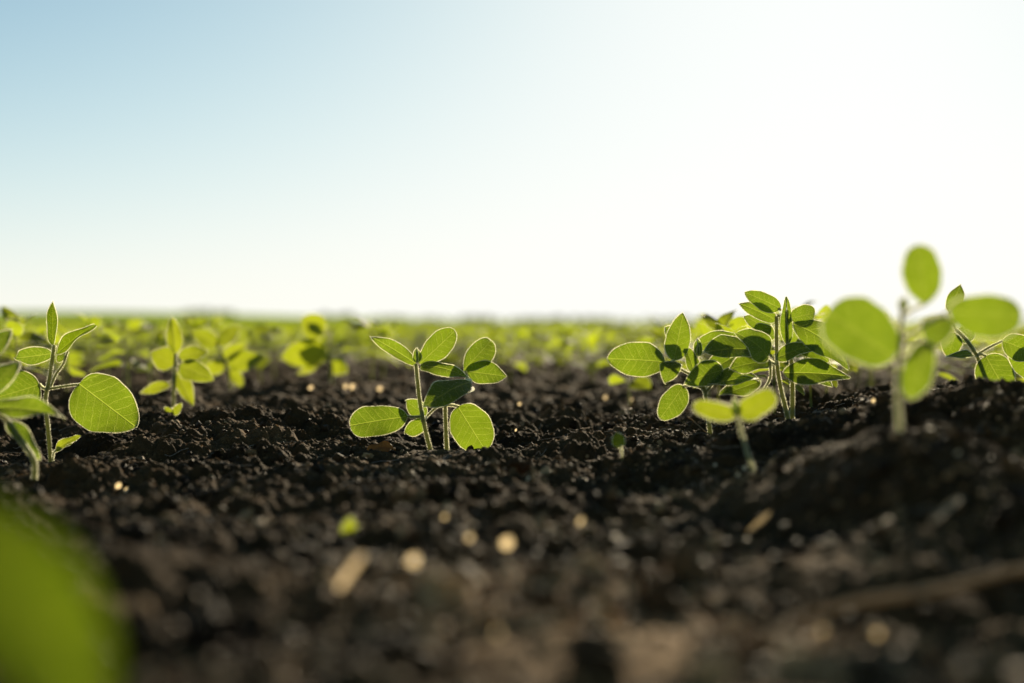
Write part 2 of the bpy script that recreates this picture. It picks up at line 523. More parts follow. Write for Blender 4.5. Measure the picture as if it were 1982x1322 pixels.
CHAFF = dry_material('pale_chaff', (0.55, 0.45, 0.30), (0.85, 0.75, 0.55), (0.95, 0.74, 0.42), 0.65)
RUST = dry_material('rusty_leaf_scrap', (0.22, 0.08, 0.02), (0.40, 0.17, 0.05), (0.6, 0.25, 0.06))
TREE = leaf_material('far_tree_leaf', (0.05, 0.075, 0.012), (0.20, 0.24, 0.02), (0.2, 0.24, 0.02), 0.45)

# ------------------------------------------------------------------ the ground: one sheet to the horizon
def build_ground():
    y = [-0.8]
    while y[-1] < 3200:
        v = y[-1]
        if v < 0.25: st = 0.012
        elif v < 0.95: st = 0.0022 * max(v, .4) + .0006
        elif v < 1.8: st = 0.0020
        elif v < 4: st = 0.0035 * v
        else: st = 0.035 * v
        y.append(v + st)
    y = np.array(y)
    inner = np.linspace(-0.43, 0.43, 640)
    outer = 0.43 + (np.linspace(0, 1, 46)[1:] ** 1.8) * 2.2
    a = np.concatenate([-outer[::-1], inner, outer])
    S = np.sqrt(np.maximum(y, 0) ** 2 + 0.28 ** 2)
    X = a[None, :] * S[:, None]
    Y = np.repeat(y[:, None], len(a), 1)
    Z = ground_z(X, Y)
    nr, nc = X.shape
    ii, jj = np.meshgrid(np.arange(nr - 1), np.arange(nc - 1), indexing='ij')
    k = ii * nc + jj
    g = Geo()
    g.add(np.stack([X, Y, Z], -1).reshape(-1, 3), np.stack([k, k + 1, k + nc + 1, k + nc], -1).reshape(-1, 4))
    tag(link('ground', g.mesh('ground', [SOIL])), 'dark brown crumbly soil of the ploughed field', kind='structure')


build_ground()


# ------------------------------------------------------------------ loose crumbs of soil
def ico(sub):
    import bmesh
    bm = bmesh.new(); bmesh.ops.create_icosphere(bm, subdivisions=sub, radius=1)
    V = np.array([v.co[:] for v in bm.verts]); F = np.array([[v.index for v in f.verts] for f in bm.faces]); bm.free()
    return V, F


def rot_mats(n, rs):
    q = rs.normal(size=(n, 4)); q /= np.linalg.norm(q, axis=1, keepdims=True)
    w, x, y, z = q.T
    return np.stack([np.stack([1 - 2 * (y * y + z * z), 2 * (x * y - z * w), 2 * (x * z + y * w)], -1),
                     np.stack([2 * (x * y + z * w), 1 - 2 * (x * x + z * z), 2 * (y * z - x * w)], -1),
                     np.stack([2 * (x * z - y * w), 2 * (y * z + x * w), 1 - 2 * (x * x + y * y)], -1)], 1)


def crumbs():
    rs = np.random.RandomState(5)
    g = Geo()
    for sub, n, lo, hi, pmax in ((3, 420, .005, .0115, 1360), (2, 12000, .0016, .0052, 1360), (1, 60000, .0005, .0019, 1150)):
        base, F = ico(sub)
        nv = 10
        var = []
        for k in range(nv):
            V = base.copy()
            for fq, am in ((1.6, .30), (3.5, .26), (8, .20), (15, .10)):
                o = rs.uniform(-9, 9, 6)
                V = V * (1 + am * (noise(base[:, 0] * fq + o[0], base[:, 1] * fq + o[1], 3) + noise(base[:, 2] * fq + o[2], base[:, 0] * fq + o[3], 4)))[:, None]
            if sub == 1: V = base * rs.uniform(.6, 1.3, (len(base), 1))
            var.append(V * np.array([1.2, 1, .75]) * rs.uniform(.8, 1.15, 3))
        var = np.array(var)
        py = rs.uniform(690, pmax, n)
        D = np.minimum(CAM_H * FPX / (py - 622), 4.5)
        if sub == 1:
            f = rs.uniform(size=n) < .75
            D[f] = rs.uniform(0.85, 2.0, f.sum())
        x = rs.uniform(-.46, .46, n) * D
        # clods gather in patches
        keep = fbm(x / .10, D / .14, 3, 77) + rs.uniform(-.5, .5, n) > -.1
        if sub == 3:                                            # no big clod right in front of a stem
            for p in CP[:10]:
                keep &= ~((np.abs(x / D - p[0] / p[1]) < .05) & (D < p[1] + .03) & (D > p[1] - .3))
        x, D = x[keep], D[keep]; n = len(x)
        r = lo * (hi / lo) ** (rs.uniform(size=n) ** 2.0)
        z = ground_z(x, D) + r * rs.uniform(-.1, .5, n)
        V = np.einsum('nij,nvj->nvi', rot_mats(n, rs), var[rs.randint(0, nv, n)]) * r[:, None, None] + np.stack([x, D, z], 1)[:, None]
        k = len(base)
        g.add(V.reshape(-1, 3), (F[None] + (np.arange(n) * k)[:, None, None]).reshape(-1, 3))
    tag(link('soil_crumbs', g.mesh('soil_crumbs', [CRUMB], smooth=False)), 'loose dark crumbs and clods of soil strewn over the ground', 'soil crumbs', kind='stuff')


crumbs()


def litter():
    rs = np.random.RandomState(8)
    g = Geo()
    for k in range(700):
        D = rs.uniform(.8, 2.0) if k < 620 else rs.uniform(.45, .8)
        x = rs.uniform(-.4, .4) * D
        a = rs.uniform(0, 6.28); ln = rs.uniform(.006, .03); n = 4
        s = np.linspace(-.5, .5, n) * ln
        xs = x + np.cos(a) * s + rs.normal(0, .08 * ln, n); ys = D + np.sin(a) * s + rs.normal(0, .08 * ln, n)
        zs = ground_z(xs, ys)
        zs = zs * .4 + zs.max() * .6 + rs.uniform(0, .004, n)
        tube(g, np.stack([xs, ys, zs], 1), rs.uniform(.00009, .00024), 4, rs=rs)
    tag(link('dry_litter', g.mesh('dry_litter', [FIBRE])), 'fine dry root fibres and straw bits littering the soil', 'litter', kind='stuff')


litter()


# ------------------------------------------------------------------ hero seedlings, laid out from the photo
def camdir(p):
    return unit(np.array([0, 0, CAM_H]) - p)


def facing(B, T, phi):
    """normal of a blade from B to T that shows its face to the viewpoint, tipped upward by phi degrees"""
    ex = unit(T - B)
    c = camdir((B + T) / 2)
    c = unit(c - ex * np.dot(c, ex))
    u = np.cross(ex, c)
    if u[2] < 0: u = -u
    p = math.radians(phi)
    return c * math.cos(p) + u * math.sin(p)


def seedling(label, D, stem, leaves, petioles=(), name='soybean_seedling', group=None, r0=.0021, seed=1, nh=2200, shoot=None, cat='seedling', stem2=None, leaf_mat=None):
    """stem: (px, py, dd) bottom to top; leaves: (bx, by, tx, ty, db, dt, width_px, phi[, options])"""
    rs = np.random.RandomState(seed)
    base = at(stem[0][0], stem[0][1], D + stem[0][2])
    root = bpy.data.objects.new(name, None); COL.objects.link(root)
    root.empty_display_size = .01
    root.location = base
    tag(root, label, cat, group)
    for st in [stem] + ([stem2] if stem2 else []):
        P = np.array([at(a, b, D + d) for a, b, d in st])
        P = np.vstack([P[0] + (P[0] - P[1]) * 0 - np.array([0, 0, .014]), P])
        g = Geo()
        rr = np.linspace(r0, r0 * .75, len(P))
        tube(g, P, rr, 9, nh=int(nh * 1.0), hl=.0014, hw=.00032 if leaf_mat else .00017, rs=rs)
        so = link('stem', g.mesh('stem', [STEM, DOWN], base), root)
        if st is stem: first = so
    for pt in petioles:
        g = Geo()
        P = np.array([at(a, b, D + d) for a, b, d in pt])
        tube(g, P, np.linspace(r0 * .55, r0 * .42, len(P)), 7, nh=int(nh * .35), hl=.0013, hw=.00017, rs=rs)
        link('petiole', g.mesh('petiole', [STEM, DOWN], base), first)
    if shoot:
        (x0, y0), (x1, y1), dd, w = shoot
        B, T = at(x0, y0, D + dd), at(x1, y1, D + dd)
        g = Geo()
        for s in (-1, 1):
            leaf(g, B, T, facing(B, T, 30 * s), w / FPX * D, fold=.9, curl=.05, nh=nh // 3, res=(12, 7), rs=rs)
        link('shoot_tip', g.mesh('shoot_tip', [LEAF, DOWN], base), root)
    for lf in leaves:
        bx, by, tx, ty, db, dt, w, phi = lf[:8]
        op = lf[8] if len(lf) > 8 else {}
        B, T = at(bx, by, D + db), at(tx, ty, D + dt)
        W = w / FPX * (D + (db + dt) / 2) / max(abs(math.cos(math.radians(phi))), .3)
        g = Geo()
        mt = {None: LEAF, 'shade_toned': SHADE_TONED, 'young': TENDER_SUNLIT}[op.get('mat') or leaf_mat]  # darker and brighter copies carry shade and sunlight in their colour
        op = {k: v for k, v in op.items() if k != 'mat'}
        o = dict(fold=rs.uniform(.0, .36), curl=rs.uniform(-.04, .17), wave=rs.uniform(.025, .06), twist=rs.uniform(-.35, .35), nh=nh, rs=rs)
        o.update(op)
        leaf(g, B, T, facing(B, T, phi), W, **o)
        link('leaf', g.mesh('leaf', [mt, DOWN], base), root)
    return root


HG = 'soybean seedlings standing in the sharp foreground row'
# the sharp pair in the middle: two stems
seedling('taller left stem of the sharp middle pair of seedlings, one low leaf reaching left', 1.33,
         [(833, 872, 0), (824, 835, 0), (813, 780, 0), (808, 735, 0), (805, 704, 0)],
         [(805, 704, 717, 652, 0, .012, 27, 10, dict(curl=.10, fold=.12)),
          (812, 704, 880, 640, .002, .012, 48, -12, dict(fold=.12, shape=(.7, .5))),
          (814, 709, 907, 733, .0, -.02, 26, 35, dict(curl=.12)),
          (788, 806, 678, 824, 0, -.01, 62, 15, dict(shape=(.6, .42), curl=.02, fold=.1)),
          (824, 806, 786, 776, .01, .02, 34, -10),
          (822, 812, 785, 838, .012, .03, 30, -15)],
         [[(815, 806, 0), (802, 807, 0), (788, 806, 0)], [(817, 815, .002), (822, 810, .008), (824, 806, .01)]],
         group=HG, seed=3, shoot=((807, 702), (807, 674), 0, 12))
seedling('shorter right stem of the sharp middle pair of seedlings, its leaves reaching right', 1.345,
         [(865, 874, 0), (863, 830, 0), (862, 785, 0), (864, 760, 0)],
         [(897, 716, 950, 660, .015, .035, 48, -5, dict(shape=(.6, .5))),
          (903, 719, 981, 729, .015, .03, 44, 5, dict(curl=.06)),
          (910, 740, 820, 788, -.045, -.095, 48, 40, dict(curl=.05, fold=.03)),
          (886, 787, 940, 873, -.004, -.012, 76, 0, dict(shape=(.42, .45), curl=.04))],
         [[(864, 765, 0), (885, 750, 0), (903, 733, .008), (900, 718, .015)], [(863, 784, 0), (875, 784, -.002), (888, 787, -.004)],
          [(862, 784, 0), (845, 788, .004), (824, 808, .012)], [(904, 735, 0), (910, 736, -.02), (910, 740, -.045)]],
         group=HG, seed=4)

# left plant
seedling('sharp soybean seedling at the left edge with one big round veined leaf reaching right', 1.33,
         [(98, 892, 0), (93, 830, 0), (88, 775, 0), (95, 737, 0), (102, 690, 0), (105, 668, 0)],
         [(103, 668, 103, 583, 0, .006, 20, 35, dict(fold=.45, shape=(.6, .8), twist=0, mat='shade_toned')),
          (109, 685, 185, 629, 0, .0, 20, 40, dict(fold=.45, wave=.05, shape=(.5, .8), curl=.05, twist=.1, mat='shade_toned')),
          (101, 684, 30, 692, .005, .03, 32, -5),
          (154, 744, 262, 826, -.004, -.012, 110, 0, dict(shape=(.40, .62), curl=.05, fold=.08, nh=3600)),
          (76, 744, -8, 770, -.002, -.01, 84, -8, dict(shape=(.45, .5), curl=.06)),
          (112, 700, 128, 682, .004, .01, 14, 20)],
         [[(90, 753, 0), (110, 750, 0), (135, 746, -.002), (154, 744, -.004)], [(90, 753, 0), (82, 750, 0), (76, 743, -.002)],
          [(97, 752, .003), (108, 725, .005), (122, 705, .005), (131, 680, .006)]], group=HG, seed=5, r0=.0021)
seedling('softly blurred soybean seedling cut by the left frame edge, just before the big round leaf', 1.08,
         [(66, 892, 0), (45, 858, 0), (18, 818, 0), (-12, 790, 0), (-30, 760, 0)],
         [(-20, 790, 124, 808, -.01, -.02, 38, 40, dict(curl=.08)),
          (-30, 760, 40, 700, .0, .02, 40, 10), (15, 815, 75, 890, .0, .01, 30, 30),
          (-40, 700, 22, 640, 0, .02, 40, 10), (-30, 770, -140, 800, 0, 0, 70, 0)],
         [[(-30, 765, 0), (-25, 780, -.006), (-20, 790, -.01)]], group=HG, seed=6, r0=.002)

# right group
seedling('sharp soybean seedling right of centre with a pointed leaf held straight up', 1.29,
         [(1375, 845, 0), (1370, 800, 0), (1364, 756, 0), (1352, 735, 0), (1337, 726, 0)],
         [(1288, 701, 1175, 695, 0, -.006, 65, 5, dict(shape=(.55, .6), fold=.1)),
          (1305, 697, 1322, 606, .0, .012, 48, -5, dict(fold=.3)),
          (1349, 668, 1426, 648, .02, .04, 38, 5),
          (1455, 676, 1362, 682, .01, -.01, 46, 45),
          (1398, 716, 1326, 742, -.006, -.02, 50, 10),
          (1345, 726, 1325, 672, 0, .01, 24, 20, dict(fold=.6)),
          (1308, 700, 1288, 742, 0, -.01, 38, 20),
          (1322, 748, 1278, 810, -.004, -.01, 48, -5, dict(shape=(.45, .5))),
          (1465, 728, 1370, 746, .0, -.02, 32, 50), (1425, 688, 1362, 722, .03, .02, 38, 35), (1330, 668, 1288, 634, .05, .06, 34, 0)],
         [[(1340, 727, 0), (1315, 713, 0), (1289, 701, 0)], [(1362, 752, 0), (1340, 745, 0), (1322, 748, -.004)], [(1345, 728, 0), (1350, 700, .012), (1349, 668, .02)],
          [(1300, 703, 0), (1305, 697, 0)], [(1366, 760, 0), (1385, 735, 0), (1398, 716, -.006)]],
         group=HG, seed=7, shoot=((1352, 690), (1350, 655), .005, 12))
seedling('sharp bushy soybean seedling right of centre with erect bud spikes and dark shaded leaves', 1.30,
         [(1527, 820, 0), (1518, 780, 0), (1511, 750, 0), (1504, 700, 0), (1503, 612, 0)],
         [(1486, 692, 1424, 645, -.01, -.02, 52, 40),
          (1488, 700, 1411, 715, -.01, -.02, 36, 45),
          (1511, 597, 1441, 566, 0, .01, 34, 5, dict(curl=.12)),
          (1502, 620, 1430, 588, .004, .012, 32, 15, dict(curl=.1)),
          (1531, 616, 1577, 605, 0, .01, 38, -5, dict(shape=(.45, .45))),
          (1533, 627, 1645, 714, .0, .0, 54, 40, dict(curl=.14)),
          (1501, 694, 1585, 670, -.006, -.01, 28, 45, dict(curl=.08)),
          (1516, 722, 1646, 730, -.004, -.01, 48, 38, dict(curl=.05, fold=.3)),
          (1532, 640, 1562, 680, .02, .03, 40, -10), (1500, 650, 1450, 640, .03, .05, 36, 0), (1470, 738, 1392, 764, -.015, -.03, 34, 35), (1545, 655, 1604, 700, .02, .01, 44, 30), (1548, 700, 1612, 748, .03, .02, 34, 25), (1492, 640, 1440, 612, .04, .05, 30, 10)],
         [[(1505, 705, 0), (1495, 702, -.006), (1488, 697, -.01)], [(1508, 600, 0), (1511, 597, 0)], [(1524, 625, 0), (1531, 616, 0)], [(1490, 700, -.01), (1491, 730, -.01), (1480, 752, -.01)]],
         group=HG, seed=8, shoot=((1523, 668), (1522, 574), 0, 15),
         stem2=[(1533, 818, .004), (1534, 760, .004), (1532, 700, .002), (1524, 660, 0), (1523, 600, 0)])
# big blurred plant at the right
seedling('large blurred seedling near the right edge, its top leaf highest against the sky', 0.84,
         [(1741, 832, 0), (1738, 769, 0), (1740, 705, 0), (1744, 640, 0), (1748, 586, 0)],
         [(1791, 588, 1776, 474, .0, .0, 72, 5, dict(shape=(.6, .5), curl=.03)),
          (1730, 692, 1602, 604, .0, .01, 118, 5, dict(shape=(.45, .4), curl=.05)),
          (1836, 603, 1978, 612, .0, -.005, 84, 0, dict(shape=(.5, .42))),
          (1830, 612, 1802, 674, .004, .0, 58, 20),
          (1796, 662, 1758, 772, .0, -.01, 58, -10, dict(shape=(.55, .5)))],
         [[(1746, 615, 0), (1765, 600, 0), (1791, 588, 0)], [(1742, 660, 0), (1790, 630, .002), (1836, 603, 0)], [(1739, 700, 0), (1732, 695, 0)], [(1740, 700, 0), (1768, 680, 0), (1796, 662, 0)],
          [(1800, 623, .002), (1815, 616, .003), (1830, 612, .004)]],
         group=HG, seed=9, r0=.0018, shoot=((1747, 600), (1750, 575), 0, 14))
seedling('sharp soybean seedling behind the dark mound at the right frame edge, leaf hanging down', 1.36,
         [(1918, 760, 0), (1908, 730, 0), (1890, 687, 0), (1868, 655, 0), (1850, 638, 0)],
         [(1908, 689, 1950, 762, -.004, -.012, 70, 0, dict(shape=(.42, .5))),
          (1838, 602, 1860, 551, .01, .02, 30, 5),
          (1887, 690, 1829, 692, 0, -.01, 12, 30), (1940, 660, 2010, 690, 0, 0, 50, 10), (1975, 655, 2000, 740, .02, .02, 60, 0), (1850, 645, 1835, 690, .03, .04, 40, 0), (1860, 660, 1880, 630, .03, .04, 36, 0)],
         [[(1890, 687, 0), (1915, 672, 0), (1940, 660, 0)], [(1890, 688, 0), (1900, 686, -.002), (1908, 689, -.004)], [(1850, 638, 0), (1842, 620, .005), (1838, 602, .01)]],
         group=HG, seed=10)
seedling('tiny pale seedling with two first leaves spread like wings, before the bushy plants', 0.97,
         [(1457, 912, 0), (1448, 880, 0), (1437, 845, 0), (1428, 803, 0)],
         [(1424, 806, 1341, 785, 0, -.006, 36, -12, dict(shape=(.45, .45), curl=-.06, mat='young')), (1432, 804, 1500, 762, 0, -.004, 48, -12, dict(shape=(.4, .4), curl=.08, mat='young'))],  # 'young': tender leaf with sunlit glow added to the colour
         group=HG, seed=12, r0=.0014, nh=1200, shoot=((1428, 806), (1421, 772), 0, 14))
# the leaf that fills the lower left corner, very near the lens
seedling('very near soybean seedling whose blurred leaf fills the lower left corner', 0.285,
         [(-330, 1250, .06), (-320, 1100, .05), (-290, 980, .04), (-250, 900, .02)],
         [(-110, 955, 195, 1395, .02, -.005, 250, 18, dict(shape=(.5, .6), curl=.05, fold=.10, wave=.02, twist=.1, nh=0, mat='shade_toned')), (-250, 900, -420, 1000, .02, .05, 250, 20), (-260, 890, -230, 700, .02, .06, 150, 0)],
         [[(-250, 900, .02), (-170, 895, .005), (-90, 930, 0)]], seed=13, group=HG)
# mid distance plants one can tell apart
MG = 'blurred soybean seedlings one can tell apart behind the sharp row'
seedling('blurred soybean seedling right of the big round leaf, yellow leaves around a pale stem', 1.72,
         [(336, 788, 0), (337, 740, 0), (339, 700, 0), (340, 684, 0)],
         [(347, 708, 415, 736, 0, -.02, 42, 10), (346, 690, 403, 680, 0, .01, 30, 10), (336, 705, 292, 682, 0, 0, 46, 0), (340, 684, 333, 614, 0, .01, 30, 0, dict(fold=.4)),
          (342, 720, 374, 786, .01, 0, 30, 0), (330, 745, 272, 762, 0, .0, 20, 20)],
         [[(338, 735, 0), (325, 742, 0)], [(339, 705, 0), (347, 706, 0)]], group=MG, seed=21, nh=900, r0=.0026, leaf_mat='young')  # 'young': brighter copy, sunlit glow added to the colour
seedling('blurred seedling with a tall stem topped by one folded leaf, left of the pair', 2.3,
         [(642, 742, 0), (640, 700, 0), (637, 660, 0), (634, 642, 0)],
         [(627, 645, 584, 613, -.01, .0, 50, -10, dict(fold=.12, curl=.05)), (632, 640, 606, 616, .01, .02, 20, 0), (636, 692, 588, 672, -.01, 0, 42, -5), (640, 702, 672, 722, .0, .0, 34, -5), (620, 702, 575, 725, -.01, 0, 16, 10), (634, 672, 545, 692, -.02, .0, 54, -10)],
         [[(637, 695, 0), (615, 706, 0)], [(634, 645, 0), (627, 645, -.01)]], group=MG, seed=22, nh=1200, r0=.0032, leaf_mat='young')  # 'young': brighter copy, sunlit glow added to the colour
seedling('blurred soybean seedling with a leaning pale stem between the two yellow mid left plants', 2.1,
         [(448, 755, 0), (440, 715, 0), (428, 685, 0), (420, 664, 0)],
         [(422, 668, 372, 640, 0, 0, 34, 0), (422, 668, 466, 630, 0, .02, 30, 0), (440, 705, 510, 690, 0, 0, 40, 5), (436, 705, 395, 720, 0, 0, 30, 0), (430, 690, 480, 668, .02, .0, 26, 10), (444, 715, 470, 750, 0, 0, 24, 0)],
         group=MG, seed=23, nh=900, r0=.0026, leaf_mat='young')  # 'young': brighter copy, sunlit glow added to the colour


# small odd plants
def sprout(label, D, stem, leaves, seed, name='weed_sprout'):
    return seedling(label, D, stem, leaves, name=name, r0=.0007, seed=seed, nh=250, cat='sprout', leaf_mat='young')  # 'young': tender leaf with sunlit glow added to the colour


sprout('tiny two lobed yellow green sprout in the soil under the blurred plant at left', 1.55, [(336, 806, 0), (336, 800, 0)],
       [(336, 803, 352, 780, 0, 0, 15, 0), (335, 803, 318, 788, 0, 0, 13, 0)], 31)
sprout('small yellow green leaf standing alone in the soil left of the bushy plants', 1.12, [(1204, 880, 0), (1202, 868, 0), (1200, 862, 0)],
       [(1200, 866, 1194, 836, 0, .002, 26, 10)], 32)
sprout('tiny blurred green leaf in the dark soil, above the pale straw at lower centre', 0.79, [(676, 1050, 0), (677, 1040, 0)],
       [(676, 1045, 678, 1000, 0, .0, 30, 30), (678, 1042, 712, 1015, 0, 0, 18, 30)], 33)
sprout('narrow dark sprout pointing right at the foot of the left edge seedling', 1.3, [(103, 880, 0), (108, 872, 0)],
       [(108, 872, 156, 843, 0, 0, 15, 40), (106, 874, 140, 858, 0, .01, 8, 30)], 34)


# ------------------------------------------------------------------ the crop behind
def plant_parts(seed, nh, res, hs=1.0):
    """one seedling about its base: [(part name, Geo, [materials])]"""
    rs = np.random.RandomState(seed)
    H = rs.uniform(.062, .092)
    lean = rs.normal(0, .012, 2)
    P = np.array([[0, 0, -.012], [0, 0, 0], [lean[0] * .4, lean[1] * .4, H * .5], [lean[0], lean[1], H]])
    g = Geo(); tube(g, P, [.0019, .0018, .0015, .0010], 6, nh=nh // 2, hl=.0013, hw=.00016 * hs, rs=rs)
    parts = [('stem', g, [STEM, DOWN])]

    def add_leaf(p, az, el, L, W, pet):
        d = np.array([math.cos(az) * math.cos(el), math.sin(az) * math.cos(el), math.sin(el)])
        up = np.array([-math.cos(az) * math.sin(el), -math.sin(az) * math.sin(el), math.cos(el)])
        b = p + pet * np.array([math.cos(az) * .8, math.sin(az) * .8, .6])
        tube(parts[0][1], [p, (p + b) / 2 + [0, 0, .001], b], .0008, 5, nh=nh // 10, hl=.001, hw=.00014 * hs, rs=rs)
        g = Geo()
        leaf(g, b, b + d * L, up + rs.normal(0, .25, 3), W, fold=rs.uniform(0, .35), curl=rs.uniform(0, .14), wave=rs.uniform(.01, .04), nh=nh, res=res, hl=.0012, hw=.00016 * hs, rs=rs)
        parts.append(('leaf', g, [FIELD, DOWN]))
    a0 = rs.uniform(0, 6.28)
    for k in range(2):
        add_leaf(P[2], a0 + k * math.pi + rs.normal(0, .2), rs.uniform(-.5, .5), rs.uniform(.036, .05), rs.uniform(.028, .036), rs.uniform(.008, .016))
    for tri in range(rs.randint(1, 3)):
        a1 = a0 + 1.57 + tri * 2.6 + rs.normal(0, .4)
        pl = rs.uniform(.008, .024)
        q = P[3] + np.array([math.cos(a1) * pl * .7, math.sin(a1) * pl * .7, pl * rs.uniform(.2, .9)])
        tube(parts[0][1], [P[3], (P[3] + q) / 2, q], .0008, 5, nh=nh // 10, hl=.001, hw=.00014 * hs, rs=rs)
        for k in (-1, 0, 1):
            add_leaf(q, a1 + k * 1.35 + rs.normal(0, .15), rs.uniform(-.4, .9), rs.uniform(.030, .043), rs.uniform(.019, .026), .003)
    g = Geo(); T = P[3] + np.array([rs.normal(0, .003), rs.normal(0, .003), rs.uniform(.012, .024)])
    leaf(g, P[3], T, rs.normal(size=3), .006, fold=.8, nh=nh // 3, res=(8, 5), hw=.00016 * hs, rs=rs)
    parts.append(('shoot_tip', g, [FIELD, DOWN]))
    return parts


NV = 7
PROTO = [plant_parts(100 + k, 420, (14, 9)) for k in range(NV)]
PROTO_ME = [[(nm, g.mesh(nm, ms)) for nm, g, ms in pr] for pr in PROTO]
WHOLE = []
for k in range(NV):                                             # the same plants as single meshes for the far copies
    G = Geo()
    for nm, g, ms in plant_parts(100 + k, 130, (9, 5), 2.2):
        if nm == 'stem':
            for M in g.M: M[M == 0] = 2
        G.join(g)
    WHOLE.append(G.mesh('soybean_seedling', [FIELD, DOWN, STEM]))

# positions: rows running away from the viewer with some stragglers
rs = np.random.RandomState(42)
spots = []
for row in range(-60, 60):
    xr = -0.43 + 0.38 * row
    y = 1.5 + rs.uniform(0, .1)
    while y < 13:
        x = xr + rs.normal(0, .08)
        if rs.uniform() < (.08 if y < 2.9 else .4): x += rs.uniform(-.19, .19)
        spots.append((x, y))
        y += rs.uniform(.036, .085) if y < 3 else rs.uniform(.024, .06)
spots = [(x, y) for x, y in spots if abs(x) < .62 * y + .15]
FIX = [(at(px, py, d)[0], d) for px, py, d in ((1220, 735, 1.95), (1150, 742, 2.5), (1372, 720, 1.95), (1250, 730, 2.4), (985, 735, 2.75), (250, 740, 2.05), (720, 745, 2.45), (530, 745, 3.0), (30, 760, 1.85), (180, 745, 2.2),
       (1600, 740, 1.75), (1690, 730, 1.9), (1960, 740, 1.8), (1800, 725, 1.9), (1500, 780, 1.46), (1425, 780, 1.47), (1570, 770, 1.5))]  # final entries: plants added close behind to throw shade on the leaves


def ok(x, y):
    if y < 3.15 and x < .20: return False
    if y < 3.4 and rs.uniform() < .3: return False
    if y < 1.62: return False
    if -.20 < x - .02 * y < .19 and y < 2.55: return False
    if .02 < x < .15 and y < 3.0: return False
    for fx, fy in FIX + [(at(642, 742, 2.3)[0], 2.3), (at(448, 755, 2.1)[0], 2.1), (at(336, 788, 1.72)[0], 1.72)]:
        if (x - fx) ** 2 + (y - fy) ** 2 < .05 ** 2: return False
    return True


spots = sorted([s for s in spots if ok(*s)], key=lambda s: s[1])
inview = FIX + [s for s in spots if abs(s[0]) < .39 * s[1]]
outview = [s for s in spots if abs(s[0]) >= .39 * s[1]]
FIX2 = [(at(px, 740, d)[0], d) for px, d in ((60, 2.3), (130, 2.0), (210, 2.45), (290, 2.2), (385, 2.3), (410, 2.7), (505, 2.5), (120, 2.6), (300, 2.75), (20, 2.1), (1150, 2.9), (1080, 3.1), (1020, 3.3), (40, 2.75), (95, 2.9), (170, 2.8), (240, 2.6), (345, 2.55), (365, 2.95), (740, 2.85), (905, 3.0), (950, 3.3), (1100, 2.7), (1190, 2.6))]
inview = FIX + FIX2 + inview[len(FIX):]
N_IND = 295
ind, rest = inview[:N_IND], inview[N_IND:] + outview
BG = 'blurred soybean seedlings of the crop band behind the sharp row'
fix_labels = ['blurred seedling low at the left foot of the leaf held straight up', 'blurred seedling just right of the bare soil lane behind the sharp pair',
              'blurred seedling whose two leaves rise just above the horizon behind the bushy plants', 'blurred seedling half hidden behind the broad leaf right of centre',
              'blurred seedling peeping out right of the sharp middle pair', 'blurred seedling above the big round veined leaf at left', 'blurred seedling close to the left tip of the sharp middle pair',
              'blurred seedling between the folded leaf stem and the leaning pale stem', 'blurred seedling at the far left behind the cut off plant', 'blurred seedling behind the upright bud of the left edge plant',
              'blurred seedling behind the bushy plant, nearest its right side', 'blurred seedling behind the big left leaf of the large blurred plant', 'blurred seedling behind the hanging leaf at the right edge',
              'blurred seedling between the two leaves of the large blurred plant', 'added shading seedling close behind the bud spikes of the bushy plant, half hidden by it',
              'added shading seedling close behind the dark shaded leaves right of centre', 'added shading seedling close behind the right leaves of the bushy plant']
for i, (x, y) in enumerate(ind):
    k = rs.randint(NV)
    sc = (rs.uniform(1.0, 1.26) if i < len(FIX) + len(FIX2) and x < -.08 * y and y < 3.05 else rs.uniform(.78, 1.0) if x < .1 * y and y < 3.5 else rs.uniform(.9, 1.15) if y < 3.1 else rs.uniform(.80, 1.0) if y < 4 else rs.uniform(.66, .86)) if y > 1.55 else .82
    loc = (x, y, float(smooth_z(x, y)) + .002)
    rz = rs.uniform(0, 6.28)
    if y < 3.4:
        r = bpy.data.objects.new('soybean_seedling', None); COL.objects.link(r); r.empty_display_size = .01
        for nm, me in PROTO_ME[k]:
            link(nm, me, r)
    else:
        r = link('soybean_seedling', WHOLE[k])
    wide = sc * (1.0 if y < 3.4 else 1.45)
    r.location, r.rotation_euler, r.scale = loc, (0, 0, rz), (wide, wide, sc)
    tag(r, fix_labels[i] if i < len(FIX) else 'small blurred soybean seedling merged into the yellow green crop band below the horizon', 'seedling', BG)


